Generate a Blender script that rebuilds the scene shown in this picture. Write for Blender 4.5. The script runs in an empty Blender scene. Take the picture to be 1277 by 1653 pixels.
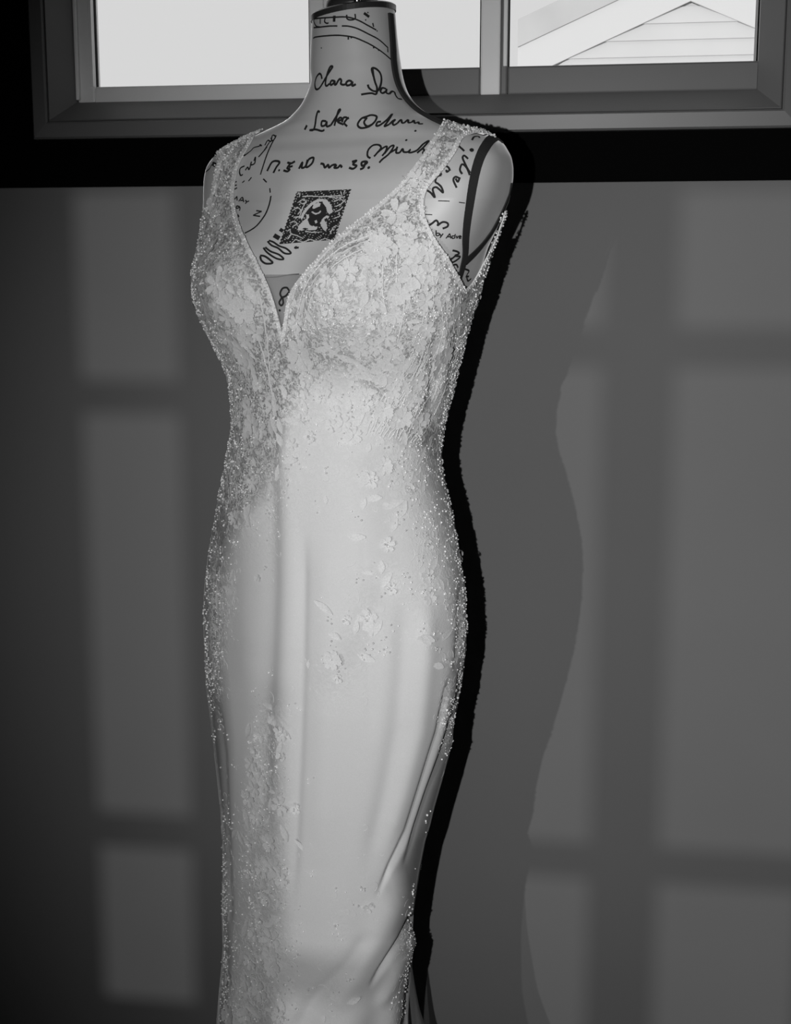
import bpy, math, random
import numpy as np
from mathutils import Vector, Matrix
from mathutils.bvhtree import BVHTree

random.seed(7)
rng = np.random.default_rng(7)
sc = bpy.context.scene
COL = sc.collection
R = math.radians

# ------------------------------------------------------------------ camera
W, H, F = 1277, 1653, 2200.0
YAW, PITCH = R(8.75), R(9.9)
CAM = np.array([0.3765, -2.25, 1.50])
cam_d = bpy.data.cameras.new('camera')
cam_d.sensor_fit = 'VERTICAL'
cam_d.sensor_height = 36.0
cam_d.sensor_width = 36.0 * W / H
cam_d.lens = 36.0 * F / H
cam_d.clip_start = 0.02
cam = bpy.data.objects.new('camera', cam_d)
COL.objects.link(cam)
cam.location = CAM
cam.rotation_euler = (math.pi / 2 - PITCH, 0, YAW)
sc.camera = cam

# ------------------------------------------------------------------ sky, sun, flash lamp, exposure
world = bpy.data.worlds.new('world')
sc.world = world
world.use_nodes = True
bg = world.node_tree.nodes['Background']
bg.inputs[0].default_value = (1, 1, 1, 1)
bg.inputs[1].default_value = 0.76            # plain white overcast sky

SUN_AZ, SUN_EL = R(21.5), R(0.4)
sun_d = bpy.data.lights.new('low_sun', 'SUN')
sun_d.energy = 2.8
sun_d.angle = R(0.53)
sun = bpy.data.objects.new('low_sun', sun_d)
COL.objects.link(sun)
sdir = Vector((math.sin(SUN_AZ) * math.cos(SUN_EL), math.cos(SUN_AZ) * math.cos(SUN_EL), -math.sin(SUN_EL)))
sun.rotation_euler = sdir.to_track_quat('-Z', 'Y').to_euler()

flash_d = bpy.data.lights.new('flash', 'SPOT')
flash_d.energy = 104
flash_d.shadow_soft_size = 0.006
flash_d.spot_size = R(77)
flash_d.spot_blend = 1.0
flash = bpy.data.objects.new('flash', flash_d)
COL.objects.link(flash)
flash.location = (0.215, -2.25, 1.50)
flash.rotation_euler = (Vector((0.56, 0, 1.06)) - flash.location).to_track_quat('-Z', 'Y').to_euler()

sc.view_settings.view_transform = 'Standard'
sc.view_settings.look = 'None'
sc.view_settings.exposure = 0.0
sc.view_settings.gamma = 1.0
sc.view_settings.use_curve_mapping = False
sc.cycles.max_bounces = 8
sc.cycles.transparent_max_bounces = 12

# ------------------------------------------------------------------ projection helpers (used to measure real positions)
c_r = np.array([math.cos(YAW), math.sin(YAW), 0.0])
c_d = np.array([-math.sin(YAW) * math.cos(PITCH), math.cos(YAW) * math.cos(PITCH), -math.sin(PITCH)])
c_u = np.cross(c_r, c_d)

def proj(P):
    v = np.asarray(P, float) - CAM
    zc = v @ c_d
    return np.stack([W / 2 + F * (v @ c_r) / zc, H / 2 - F * (v @ c_u) / zc], -1)

def ray(px, py):
    v = c_d + c_r * (px - W / 2) / F + c_u * (H / 2 - py) / F
    return v / np.linalg.norm(v)

def at(px, py, y):
    v = ray(px, py)
    return CAM + v * ((y - CAM[1]) / v[1])

# ------------------------------------------------------------------ materials
def mat(name, col, rough=0.6, spec=0.3, metallic=0.0, noise=None, bump=None, sheen=0.0, attr=None, wave=None):
    m = bpy.data.materials.new(name)
    m.use_nodes = True
    nt = m.node_tree
    b = nt.nodes['Principled BSDF']
    if not isinstance(col, tuple):
        col = (col, col, col)
    b.inputs['Base Color'].default_value = (*col, 1)
    b.inputs['Roughness'].default_value = rough
    b.inputs['Specular IOR Level'].default_value = spec
    b.inputs['Metallic'].default_value = metallic
    if sheen:
        b.inputs['Sheen Weight'].default_value = sheen
        b.inputs['Sheen Roughness'].default_value = 0.25
    tc = nt.nodes.new('ShaderNodeTexCoord')
    colsock = None
    if attr:
        a = nt.nodes.new('ShaderNodeAttribute')
        a.attribute_name = attr[0]
        mx = nt.nodes.new('ShaderNodeMix')
        mx.data_type = 'RGBA'
        mx.inputs['A'].default_value = (*[attr[1]] * 3, 1)
        mx.inputs['B'].default_value = (*[attr[2]] * 3, 1)
        nt.links.new(a.outputs['Fac'], mx.inputs['Factor'])
        colsock = mx.outputs['Result']
    if noise:
        sc_, lo, hi = noise
        n = nt.nodes.new('ShaderNodeTexNoise')
        n.inputs['Scale'].default_value = sc_
        n.inputs['Detail'].default_value = 6
        nt.links.new(tc.outputs['Object'], n.inputs['Vector'])
        mr = nt.nodes.new('ShaderNodeMapRange')
        mr.inputs['From Min'].default_value = 0.3
        mr.inputs['From Max'].default_value = 0.7
        mr.inputs['To Min'].default_value = lo
        mr.inputs['To Max'].default_value = hi
        nt.links.new(n.outputs['Fac'], mr.inputs['Value'])
        mul = nt.nodes.new('ShaderNodeMix')
        mul.data_type = 'RGBA'
        mul.blend_type = 'MULTIPLY'
        mul.inputs['Factor'].default_value = 1
        mul.inputs['A'].default_value = (*col, 1)
        if colsock:
            nt.links.new(colsock, mul.inputs['A'])
        cmb = nt.nodes.new('ShaderNodeCombineColor')
        for k in range(3):
            nt.links.new(mr.outputs['Result'], cmb.inputs[k])
        nt.links.new(cmb.outputs['Color'], mul.inputs['B'])
        colsock = mul.outputs['Result']
    if colsock:
        nt.links.new(colsock, b.inputs['Base Color'])
    if bump:
        sc_, st, dist = bump
        n2 = nt.nodes.new('ShaderNodeTexNoise')
        n2.inputs['Scale'].default_value = sc_
        n2.inputs['Detail'].default_value = 4
        nt.links.new(tc.outputs['Object'], n2.inputs['Vector'])
        bp = nt.nodes.new('ShaderNodeBump')
        bp.inputs['Strength'].default_value = st
        bp.inputs['Distance'].default_value = dist
        nt.links.new(n2.outputs['Fac'], bp.inputs['Height'])
        nt.links.new(bp.outputs['Normal'], b.inputs['Normal'])
    return m

def sheer(name, col, opacity, rough=0.6):
    m = bpy.data.materials.new(name)
    m.use_nodes = True
    nt = m.node_tree
    b = nt.nodes['Principled BSDF']
    b.inputs['Base Color'].default_value = (col, col, col, 1)
    b.inputs['Roughness'].default_value = rough
    b.inputs['Specular IOR Level'].default_value = 0.2
    t = nt.nodes.new('ShaderNodeBsdfTransparent')
    mx = nt.nodes.new('ShaderNodeMixShader')
    mx.inputs[0].default_value = opacity
    nt.links.new(t.outputs[0], mx.inputs[1])
    nt.links.new(b.outputs[0], mx.inputs[2])
    nt.links.new(mx.outputs[0], nt.nodes['Material Output'].inputs['Surface'])
    return m

def glass(name, tint, refl=0.05):
    m = bpy.data.materials.new(name)
    m.use_nodes = True
    nt = m.node_tree
    t = nt.nodes.new('ShaderNodeBsdfTransparent')
    t.inputs[0].default_value = (tint, tint, tint, 1)
    g = nt.nodes.new('ShaderNodeBsdfGlossy')
    g.inputs['Roughness'].default_value = 0.02
    mx = nt.nodes.new('ShaderNodeMixShader')
    mx.inputs[0].default_value = refl
    nt.links.new(t.outputs[0], mx.inputs[1])
    nt.links.new(g.outputs[0], mx.inputs[2])
    nt.links.new(mx.outputs[0], nt.nodes['Material Output'].inputs['Surface'])
    return m

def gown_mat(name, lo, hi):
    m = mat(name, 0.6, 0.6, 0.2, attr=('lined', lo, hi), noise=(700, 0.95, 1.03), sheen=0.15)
    nt = m.node_tree
    b = nt.nodes['Principled BSDF']
    src = b.inputs['Base Color'].links[0].from_socket
    tc = nt.nodes.new('ShaderNodeTexCoord')
    at_ = nt.nodes.new('ShaderNodeAttribute'); at_.attribute_name = 'lace'
    n = nt.nodes.new('ShaderNodeTexNoise'); n.inputs['Scale'].default_value = 150; n.inputs['Detail'].default_value = 5; n.inputs['Distortion'].default_value = 1.2
    nt.links.new(tc.outputs['Object'], n.inputs['Vector'])
    v = nt.nodes.new('ShaderNodeTexVoronoi'); v.feature = 'DISTANCE_TO_EDGE'; v.inputs['Scale'].default_value = 230
    nt.links.new(tc.outputs['Object'], v.inputs['Vector'])
    r1 = nt.nodes.new('ShaderNodeMapRange'); r1.inputs['From Min'].default_value = .44; r1.inputs['From Max'].default_value = .56
    nt.links.new(n.outputs['Fac'], r1.inputs['Value'])
    r2 = nt.nodes.new('ShaderNodeMapRange'); r2.inputs['From Min'].default_value = .03; r2.inputs['From Max'].default_value = .14; r2.inputs['To Min'].default_value = 1; r2.inputs['To Max'].default_value = 0
    nt.links.new(v.outputs['Distance'], r2.inputs['Value'])
    mxm = nt.nodes.new('ShaderNodeMath'); mxm.operation = 'MULTIPLY_ADD'; mxm.inputs[1].default_value = .4
    nt.links.new(r2.outputs[0], mxm.inputs[0]); nt.links.new(r1.outputs[0], mxm.inputs[2])
    mul = nt.nodes.new('ShaderNodeMath'); mul.operation = 'MULTIPLY'          # lace figure where there is lace
    nt.links.new(mxm.outputs[0], mul.inputs[0]); nt.links.new(at_.outputs['Fac'], mul.inputs[1])
    mx = nt.nodes.new('ShaderNodeMix'); mx.data_type = 'RGBA'; mx.clamp_factor = True
    k = nt.nodes.new('ShaderNodeMath'); k.operation = 'MULTIPLY'; k.inputs[1].default_value = .72
    nt.links.new(mul.outputs[0], k.inputs[0]); nt.links.new(k.outputs[0], mx.inputs['Factor'])
    nt.links.new(src, mx.inputs['A']); mx.inputs['B'].default_value = (.68, .68, .68, 1)
    nt.links.new(mx.outputs['Result'], b.inputs['Base Color'])
    bp = nt.nodes.new('ShaderNodeBump'); bp.inputs['Strength'].default_value = .42; bp.inputs['Distance'].default_value = .0011
    nt.links.new(mul.outputs[0], bp.inputs['Height']); nt.links.new(bp.outputs['Normal'], b.inputs['Normal'])
    return m

M = {
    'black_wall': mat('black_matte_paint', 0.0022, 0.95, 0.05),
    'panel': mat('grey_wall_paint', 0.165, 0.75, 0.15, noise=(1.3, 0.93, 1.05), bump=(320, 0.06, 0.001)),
    'room': mat('dark_room_paint', 0.05, 0.9, 0.1),
    'floor': mat('dark_floor_boards', 0.04, 0.5, 0.3, noise=(4, 0.8, 1.1)),
    'casing': mat('grey_painted_casing', 0.15, 0.4, 0.35, noise=(3, 0.94, 1.04)),
    'casing_dark': mat('grey_painted_jamb', 0.165, 0.45, 0.35, noise=(3, 0.92, 1.05)),
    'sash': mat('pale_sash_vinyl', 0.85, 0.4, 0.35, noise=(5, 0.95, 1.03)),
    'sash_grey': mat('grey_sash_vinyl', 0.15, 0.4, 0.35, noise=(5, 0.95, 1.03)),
    'bead_white': mat('white_glazing_bead', 0.85, 0.4, 0.4),
    'gasket': mat('black_glazing_gasket', 0.02, 0.8),
    'glass': glass('clear_window_glass', 0.97, 0.03),
    'tint': glass('sun_dimming_glass', 0.5, 0.04),  # tint added to the unseen rear panes to dim sun and sky indoors
    'siding': mat('pale_siding', 0.53, 0.7, 0.1, noise=(0.8, 0.95, 1.03)),
    'rake': mat('white_rake_trim', 0.54, 0.7, 0.1),
    'roof': mat('grey_roof_edge', 0.44, 0.8, 0.1, noise=(2, 0.93, 1.05)),
    'linen': mat('linen_form_cover', 0.49, 0.45, 0.5, noise=(9, 0.93, 1.05), bump=(900, 0.12, 0.0006), sheen=1.0),
    'ink': mat('black_print_ink', 0.02, 0.7, 0.15),
    'tape': mat('charcoal_twill_tape', 0.028, 0.85, 0.1, bump=(1500, 0.3, 0.0006)),
    'cap': mat('black_neck_cap', 0.03, 0.35, 0.4),
    'screw': mat('steel_screw', 0.6, 0.25, 0.5, metallic=1.0),
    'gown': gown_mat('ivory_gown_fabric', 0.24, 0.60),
    'lace': mat('ivory_lace_applique', 0.68, 0.65, 0.2, noise=(500, 0.85, 1.06), bump=(1400, 0.4, 0.0008)),
    'thread': mat('ivory_embroidery_thread', 0.62, 0.45, 0.4),
    'bead': mat('clear_seed_beads', 0.55, 0.1, 1.0),
    'crystal': mat('bright_crystal_beads', 0.9, 0.08, 1.0),
    'tulle': sheer('sheer_tulle', 0.6, 0.6),
    'modesty': sheer('grey_mesh', 0.3, 0.55),
    'steel': mat('black_stand_steel', 0.03, 0.5),
}

# ------------------------------------------------------------------ object helpers
def link(name, me, m=None, parent=None, smooth=False):
    o = bpy.data.objects.new(name, me)
    COL.objects.link(o)
    if m is not None and not me.materials:
        me.materials.append(m)
    if smooth:
        me.polygons.foreach_set('use_smooth', np.ones(len(me.polygons), bool))
    if parent is not None:
        o.parent = parent
    return o

def mesh(name, verts, faces):
    me = bpy.data.meshes.new(name)
    me.from_pydata([tuple(map(float, v)) for v in verts], [], faces)
    me.update()
    return me

def quadmesh(name, V, Q):
    me = bpy.data.meshes.new(name)
    V = np.asarray(V, np.float32)
    Q = np.asarray(Q, np.int32)
    n = Q.shape[1]
    me.vertices.add(len(V))
    me.vertices.foreach_set('co', V.ravel())
    me.loops.add(Q.size)
    me.loops.foreach_set('vertex_index', Q.ravel())
    me.polygons.add(len(Q))
    me.polygons.foreach_set('loop_start', np.arange(0, Q.size, n, dtype=np.int32))
    me.update(calc_edges=True)
    me.validate()
    return me

def empty(name, loc, label=None, cat=None, group=None, kind=None):
    o = bpy.data.objects.new(name, None)
    COL.objects.link(o)
    o.location = loc
    o.empty_display_size = 0.1
    tag(o, label, cat, group, kind)
    return o

def tag(o, label=None, cat=None, group=None, kind=None):
    if label: o['label'] = label
    if cat: o['category'] = cat
    if group: o['group'] = group
    if kind: o['kind'] = kind
    return o

class MB:
    def __init__(s): s.v, s.f = [], []
    def box(s, x0, x1, y0, y1, z0, z1):
        b = len(s.v)
        s.v += [(x0, y0, z0), (x1, y0, z0), (x1, y1, z0), (x0, y1, z0), (x0, y0, z1), (x1, y0, z1), (x1, y1, z1), (x0, y1, z1)]
        s.f += [tuple(b + i for i in q) for q in ((0, 3, 2, 1), (4, 5, 6, 7), (0, 1, 5, 4), (1, 2, 6, 5), (2, 3, 7, 6), (3, 0, 4, 7))]
        return s
    def prism(s, poly, d):       # poly: 3D points (ccw from -d side), extruded by vector d
        b, n = len(s.v), len(poly)
        s.v += [tuple(p) for p in poly] + [tuple(np.add(p, d)) for p in poly]
        s.f.append(tuple(b + i for i in range(n)))
        s.f.append(tuple(b + n + i for i in reversed(range(n))))
        for i in range(n):
            j = (i + 1) % n
            s.f.append((b + i, b + n + i, b + n + j, b + j))
        return s
    def build(s, name, m, parent=None, smooth=False, bevel=0):
        me = mesh(name, s.v, s.f)
        o = link(name, me, m, parent, smooth)
        if parent is not None:
            me.transform(Matrix.Translation(-Vector(parent.matrix_world.translation) if parent.parent is None else -Vector(world_loc(parent))))
        if bevel:
            md = o.modifiers.new('bevel', 'BEVEL'); md.width = bevel; md.segments = 2
        return o

def world_loc(o):
    v = Vector((0, 0, 0))
    while o is not None:
        v += o.location
        o = o.parent
    return v

def rebase(o):
    """mesh data is written in world metres; move it into the space of its parent chain"""
    if o.parent is not None:
        o.data.transform(Matrix.Translation(-world_loc(o.parent)))
    return o

MB_build = MB.build
def _build(s, name, m, parent=None, smooth=False, bevel=0):
    me = mesh(name, s.v, s.f)
    o = link(name, me, m, parent, smooth)
    rebase(o)
    if bevel:
        md = o.modifiers.new('bevel', 'BEVEL'); md.width = bevel; md.segments = 2
    return o
MB.build = _build

# ------------------------------------------------------------------ the room
X0, X1, YB, ZC = -3.3, 2.6, -4.6, 2.75
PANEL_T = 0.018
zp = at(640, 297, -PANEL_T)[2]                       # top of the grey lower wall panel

# window in front wall: measured corners on the wall plane
CY = -0.02
xo0 = at(48, 112, CY)[0]
zo0 = 0.5 * (at(52, 225, CY)[2] + at(1277, 205, CY)[2])
xi1 = at(1267, 70, CY)[0]
cw = 0.0285
xo1 = xi1 + cw
zo1 = zo0 + 0.98
HX0, HX1, HZ0, HZ1 = xo0 + 0.01, xo1 - 0.01, zo0 + 0.01, zo1 - 0.01

def wall_with_holes(name, y0, y1, holes, m):
    """wall in the xz plane cut into boxes around rectangular holes"""
    b = MB()
    xs = sorted(set([X0, X1] + [h[0] for h in holes] + [h[1] for h in holes]))
    for a, c in zip(xs[:-1], xs[1:]):
        hs = sorted([h for h in holes if h[0] <= a + 1e-6 and h[1] >= c - 1e-6], key=lambda h: h[2])
        z = 0.0
        for h in hs:
            b.box(a, c, y0, y1, z, h[2]); z = h[3]
        b.box(a, c, y0, y1, z, ZC)
    o = b.build(name, m)
    o['kind'] = 'structure'
    return o

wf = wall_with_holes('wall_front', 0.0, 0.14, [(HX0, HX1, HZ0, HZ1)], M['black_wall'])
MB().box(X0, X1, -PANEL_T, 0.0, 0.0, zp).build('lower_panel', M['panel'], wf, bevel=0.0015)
o = MB().box(X0 - .1, X1 + .1, YB - .2, 0.2, -0.1, 0).build('floor', M['floor']); o['kind'] = 'structure'
o = MB().box(X0 - .1, X1 + .1, YB - .2, 0.2, ZC, ZC + .1).build('ceiling', M['room']); o['kind'] = 'structure'
o = MB().box(X0 - .1, X0, YB, 0.0, 0, ZC).build('wall_left', M['room']); o['kind'] = 'structure'
o = MB().box(X1, X1 + .1, YB, 0.0, 0, ZC).build('wall_right', M['room']); o['kind'] = 'structure'
o = MB().box(X0, X1, -0.034, -PANEL_T, 0, 0.10).build('baseboard_front', M['casing'], bevel=0.003); o['kind'] = 'structure'

# rear wall with the two windows the low sun comes through; openings measured from the patches of sun on the front wall
def back(px, py):
    p = at(px, py, -PANEL_T)
    k = (p[1] - YB) / sdir.y
    return p[0] - sdir.x * k, p[2] - sdir.z * k

ax0 = back(92, 480)[0]; ax1 = back(292, 480)[0]
az1 = back(190, 308)[1]; az0 = back(235, 1612)[1]
bx0 = back(680, 900)[0]; bx1 = back(1330, 900)[0]
bz1 = back(1000, 308)[1]; bz0 = 0.12
rw = wall_with_holes('wall_rear', YB - 0.1, YB, [(ax0, ax1, az0, az1), (bx0, bx1, bz0, bz1)], M['room'])

def rear_window(name, x0, x1, z0, z1, bars_h, bars_v):
    r = empty(name, ((x0 + x1) / 2, YB, z0), kind='structure')
    f = MB()
    for b in ((x0 - .05, x0, z0 - .05, z1 + .05), (x1, x1 + .05, z0 - .05, z1 + .05), (x0, x1, z0 - .05, z0), (x0, x1, z1, z1 + .05)):
        f.box(b[0], b[1], YB, YB + .02, b[2], b[3])
    f.build('window_frame', M['casing'], r)
    for (a, b) in bars_h:
        MB().box(x0, x1, YB - .06, YB - .03, a, b).build('glazing_bar', M['casing'], r)
    for (a, b) in bars_v:
        MB().box(a, b, YB - .062, YB - .028, z0, z1).build('glazing_bar', M['casing'], r)
    MB().box(x0, x1, YB - .048, YB - .044, z0, z1).build('pane', M['tint'], r)

def hb(px, ya, yb):
    return (back(px, yb)[1], back(px, ya)[1])
rear_window('window_2', ax0, ax1, az0, az1, [hb(190, 612, 668), hb(220, 1312, 1368)], [])
rear_window('window_3', bx0, bx1, bz0, bz1, [hb(1180, 528, 595), hb(1150, 1372, 1432)],
            [(back(952, 900)[0], back(1056, 900)[0])])

# ------------------------------------------------------------------ front window
win = empty('window_1', ((xo0 + xo1) / 2, 0, zo0), kind='structure')

def mitred(rect, prof, side, name, m, parent):
    """one mitred member of a rectangular frame; prof = [(inset, y), ...]"""
    x0, x1, z0, z1 = rect
    def corner(k, i):
        return {'bl': (x0 + i, z0 + i), 'br': (x1 - i, z0 + i), 'tl': (x0 + i, z1 - i), 'tr': (x1 - i, z1 - i)}[k]
    a, b = {'bottom': ('bl', 'br'), 'top': ('tl', 'tr'), 'left': ('bl', 'tl'), 'right': ('br', 'tr')}[side]
    v, f = [], []
    n = len(prof)
    for k in (a, b):
        for (i, y) in prof:
            x, z = corner(k, i)
            v.append((x, y, z))
    flip = side in ('left', 'top')
    for i in range(n):
        j = (i + 1) % n
        q = (i, n + i, n + j, j)
        f.append(q if not flip else q[::-1])
    f.append(tuple(range(n)) if not flip else tuple(reversed(range(n))))
    f.append(tuple(reversed(range(n, 2 * n))) if not flip else tuple(range(n, 2 * n)))
    o = link(name, mesh(name, v, f), m, parent)
    return rebase(o)

rect = (xo0, xo1, zo0, zo1)
for s in ('bottom', 'left', 'right', 'top'):
    mitred(rect, [(0, 0.0), (0, CY + .004), (.003, CY), (cw - .004, CY - .003), (cw - .001, CY), (cw, 0.0)], s, 'casing_board', M['casing'], win)
r2 = (xo0 + cw, xo1 - cw, zo0 + cw, zo1 - cw)
jw = 0.034
for s in ('bottom', 'left', 'right', 'top'):
    mitred(r2, [(0, 0.10), (0, CY + .003), (.002, CY + .001), (jw, 0.022), (jw, 0.10)], s, 'jamb_board', M['casing_dark'], win)
r3 = (r2[0] + jw, r2[1] - jw, r2[2] + jw, r2[3] - jw)

def sash(x0, x1, z0, z1, wl, wr, wb, y, ms, mr):
    """stiles and rails of one sash, its gasket, glazing bead and pane as sub-parts"""
    t = 0.03
    o = bpy.data.objects.new('sash', None); COL.objects.link(o); o.parent = win
    o.location = Vector(((x0 + x1) / 2, y, z0)) - Vector(win.location)
    MB().box(x0, x0 + wl, y, y + t, z0, z1).build('stile', ms, o, bevel=.003)
    MB().box(x1 - wr, x1, y, y + t, z0, z1).build('stile', ms, o, bevel=.003)
    MB().box(x0 + wl, x1 - wr, y, y + t, z0, z0 + wb).build('rail', mr, o, bevel=.003)
    MB().box(x0 + wl, x1 - wr, y, y + t, z1 - .04, z1).build('rail', mr, o, bevel=.003)
    gx0, gx1, gz0, gz1 = x0 + wl, x1 - wr, z0 + wb, z1 - .04
    MB().box(gx0, gx0 + .0022, y + .008, y + .014, gz0, gz1).build('gasket', M['gasket'], o)
    MB().box(gx1 - .0022, gx1, y + .008, y + .014, gz0, gz1).build('gasket', M['gasket'], o)
    MB().box(gx0 - .007, gx0 - .001, y - .003, y + .004, gz0, gz1).build('glazing_bead', M['bead_white'], o, bevel=.001)
    MB().box(gx0, gx1, y + .014, y + .018, gz0, gz1).build('pane', M['glass'], o)
    return o

SY = 0.03
xm1 = at(499, 60, SY)[0]; xm2 = at(545, 60, SY)[0]
xm3 = at(776, 60, SY)[0]; xm4 = at(820, 60, SY)[0]
zl = at(300, 137, SY)[2]; zr = at(900, 105, SY)[2]
xl = at(150, 60, SY)[0]; xr = at(1232, 50, SY)[0]
sash(r3[0], (xm1 + xm2) / 2, r3[2], r3[3], xl - r3[0], (xm2 - xm1) / 2, zl - r3[2], SY, M['sash'], M['sash'])
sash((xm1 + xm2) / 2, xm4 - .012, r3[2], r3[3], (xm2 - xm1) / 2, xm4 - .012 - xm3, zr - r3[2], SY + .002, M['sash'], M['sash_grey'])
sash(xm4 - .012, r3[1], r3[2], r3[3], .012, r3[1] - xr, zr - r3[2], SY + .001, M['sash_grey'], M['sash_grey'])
# vertical ridges of the left channel and right channel
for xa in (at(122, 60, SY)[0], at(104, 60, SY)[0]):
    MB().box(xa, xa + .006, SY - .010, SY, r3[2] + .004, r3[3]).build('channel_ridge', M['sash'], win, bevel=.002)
xa = at(1240, 50, SY)[0]
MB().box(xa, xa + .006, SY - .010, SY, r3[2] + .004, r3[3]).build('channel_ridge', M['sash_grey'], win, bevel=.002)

# ------------------------------------------------------------------ neighbour's house beyond the glass
HYW = 15.0
def hp(px, py, dy=0.0):
    p = at(px, py, HYW); return np.array([p[0], HYW + dy, p[2]])
apex = hp(1115, 2)
le = hp(905, 100)
slope = (apex[2] - le[2]) / (apex[0] - le[0])
house = empty('neighbour_house', (apex[0], HYW, 0), 'pale gabled house with white rake boards seen through the window', 'house')
eave = hp(836, 90)[0]
halfw = apex[0] - eave - .3
zeave = apex[2] - slope * halfw
b = MB()
b.prism([(apex[0] - halfw, HYW + .06, 0), (apex[0] + halfw, HYW + .06, 0), (apex[0] + halfw, HYW + .06, zeave), (apex[0], HYW + .06, apex[2]), (apex[0] - halfw, HYW + .06, zeave)], (0, 6, 0))
b.build('wall', M['siding'], house)
bh = 0.19
z = max(zeave - 1.2, 0.2)
while z < apex[2] - 0.05:
    zt = min(z + bh, apex[2] - .01)
    wa = min(halfw, (apex[2] - z) / slope); wb_ = min(halfw, max((apex[2] - zt) / slope, .01))
    x = apex[0]
    MB().prism([(x - wa, HYW, z), (x + wa, HYW, z), (x + wb_, HYW + .04, zt), (x - wb_, HYW + .04, zt)], (0, .05, 0)).build('siding_board', M['siding'], house)
    z += bh
def rake(sgn, off0, off1, y0, t, name, m):
    x = apex[0]
    L = halfw + .3
    pts = [(x, y0, apex[2] + off0), (x + sgn * L, y0, apex[2] + off0 - slope * L), (x + sgn * L, y0, apex[2] + off1 - slope * L), (x, y0, apex[2] + off1)]
    if sgn < 0: pts = pts[::-1]
    MB().prism(pts, (0, t, 0)).build(name, m, house)
for sg in (-1, 1):
    rake(sg, 0.0, 0.40, HYW - .03, .05, 'rake_board', M['rake'])
    rake(sg, 0.40, 0.72, HYW - .06, 6.5, 'roof_slope', M['roof'])

# ------------------------------------------------------------------ body of the form: stacked cross sections fitted to the outline
AX = np.array([0.0, -0.36])
TH = R(20.5)
lx = np.array([math.cos(TH), -math.sin(TH)])          # wearer's left
lf = np.array([-math.sin(TH), -math.cos(TH)])         # wearer's front
va = AX - CAM[:2]; va /= np.linalg.norm(va)
er = np.array([va[1], -va[0]])                        # to the right, square to the view

def z_of(py):
    v = ray(542, py)
    hd = np.linalg.norm(AX - CAM[:2])
    return CAM[2] + v[2] * hd / math.hypot(v[0], v[1])

# outline of form and gown: row, left, right
OUT = np.array([
 (5,505,635),(14,505,635),(30,503,638),(60,502,641),(90,501,645),(110,500,648),(130,503,652),(140,500,655),(153,495,660),(165,489,668),(175,482,678),(189,469,697),
 (197,460,720),(206,440,752),(214,424,775),(220,410,794),(226,396,806),(232,383,814),(246,358,822),(253,344,826),(269,333,829),(288,329,829),(306,328,826),(325,328,822),
 (350,327,814),(379,324,804),(406,318,794),(436,311,785),(455,310,779),(480,313,771),(500,318,765),(525,328,757),(550,341,750),(575,355,744),(600,365,738),(625,371,732),(650,374,725),
 (680,375,718),(700,373,714),(735,368,711),(760,363,713),(800,355,722),(850,345,733),(900,337,742),(950,331,750),(1000,330,752),(1050,332,751),(1100,335,745),
 (1150,342,735),(1200,348,725),(1250,354,712),(1300,359,698),(1350,362,686),(1400,362,676),(1450,362,668),(1490,363,662),(1525,364,664),(1560,362,661),(1600,358,656),(1653,353,652),
 (1750,347,656),(1850,334,676),(1960,312,720),(2100,300,740)], float)
Lf = lambda y: np.interp(y, OUT[:, 0], OUT[:, 1])
Rf = lambda y: np.interp(y, OUT[:, 0], OUT[:, 2])
# depth of the section: row, front, back, exponent
DEP = np.array([
 (5,.056,.056,2.1),(100,.057,.060,2.1),(150,.062,.068,2.1),(180,.064,.078,2.2),(200,.066,.082,2.3),(214,.066,.082,2.4),(232,.068,.082,2.6),(260,.074,.080,3.0),(300,.086,.082,3.2),
 (350,.098,.092,3.0),(400,.108,.102,2.7),(450,.112,.108,2.4),(500,.114,.110,2.3),(550,.113,.108,2.2),(600,.112,.105,2.1),(700,.110,.102,2.1),(800,.112,.110,2.2),(900,.116,.124,2.2),
 (1000,.120,.132,2.2),(1100,.118,.130,2.2),(1300,.106,.112,2.1),(1450,.100,.104,2.1),(1600,.112,.12,2.1),(1750,.15,.15,2.1),(1960,.22,.2,2.1),(2100,.25,.22,2.1)], float)
ZB = z_of(462)
zs_b = np.array([z_of(r) for r in (1100, 900, 800, 700, 640, 300, 240, 200)])
nb_b = np.array([2.2, 2.3, 2.6, 3.1, 3.6, 3.6, 3.2, 2.2])

def ring(u, z, a, c, bf, bb, n):
    cu, su = np.cos(u), np.sin(u)
    py_ = np.interp(z, zs_b, nb_b)                     # the back is squarer than the front
    n = np.where(su > 0, n, np.maximum(n, py_))
    x = a * np.sign(cu) * np.abs(cu) ** (2 / n)
    s = np.sign(su) * np.abs(su) ** (2 / n)
    y = np.where(su > 0, s * bf, s * bb)
    sz = np.where(z > ZB, .075, .060)
    for x0 in (-.094, .094):
        y = y + np.clip(su, 0, 1) ** .7 * .040 * np.exp(-((x - x0) / .062) ** 2 - ((z - ZB) / sz) ** 2)
    return x, y

def ring_world(x, y, z, c):
    P = np.empty(np.broadcast(x, z).shape + (3,))
    P[..., 0] = AX[0] + x * lx[0] + y * lf[0] + c * er[0]
    P[..., 1] = AX[1] + x * lx[1] + y * lf[1] + c * er[1]
    P[..., 2] = z
    return P

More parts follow.
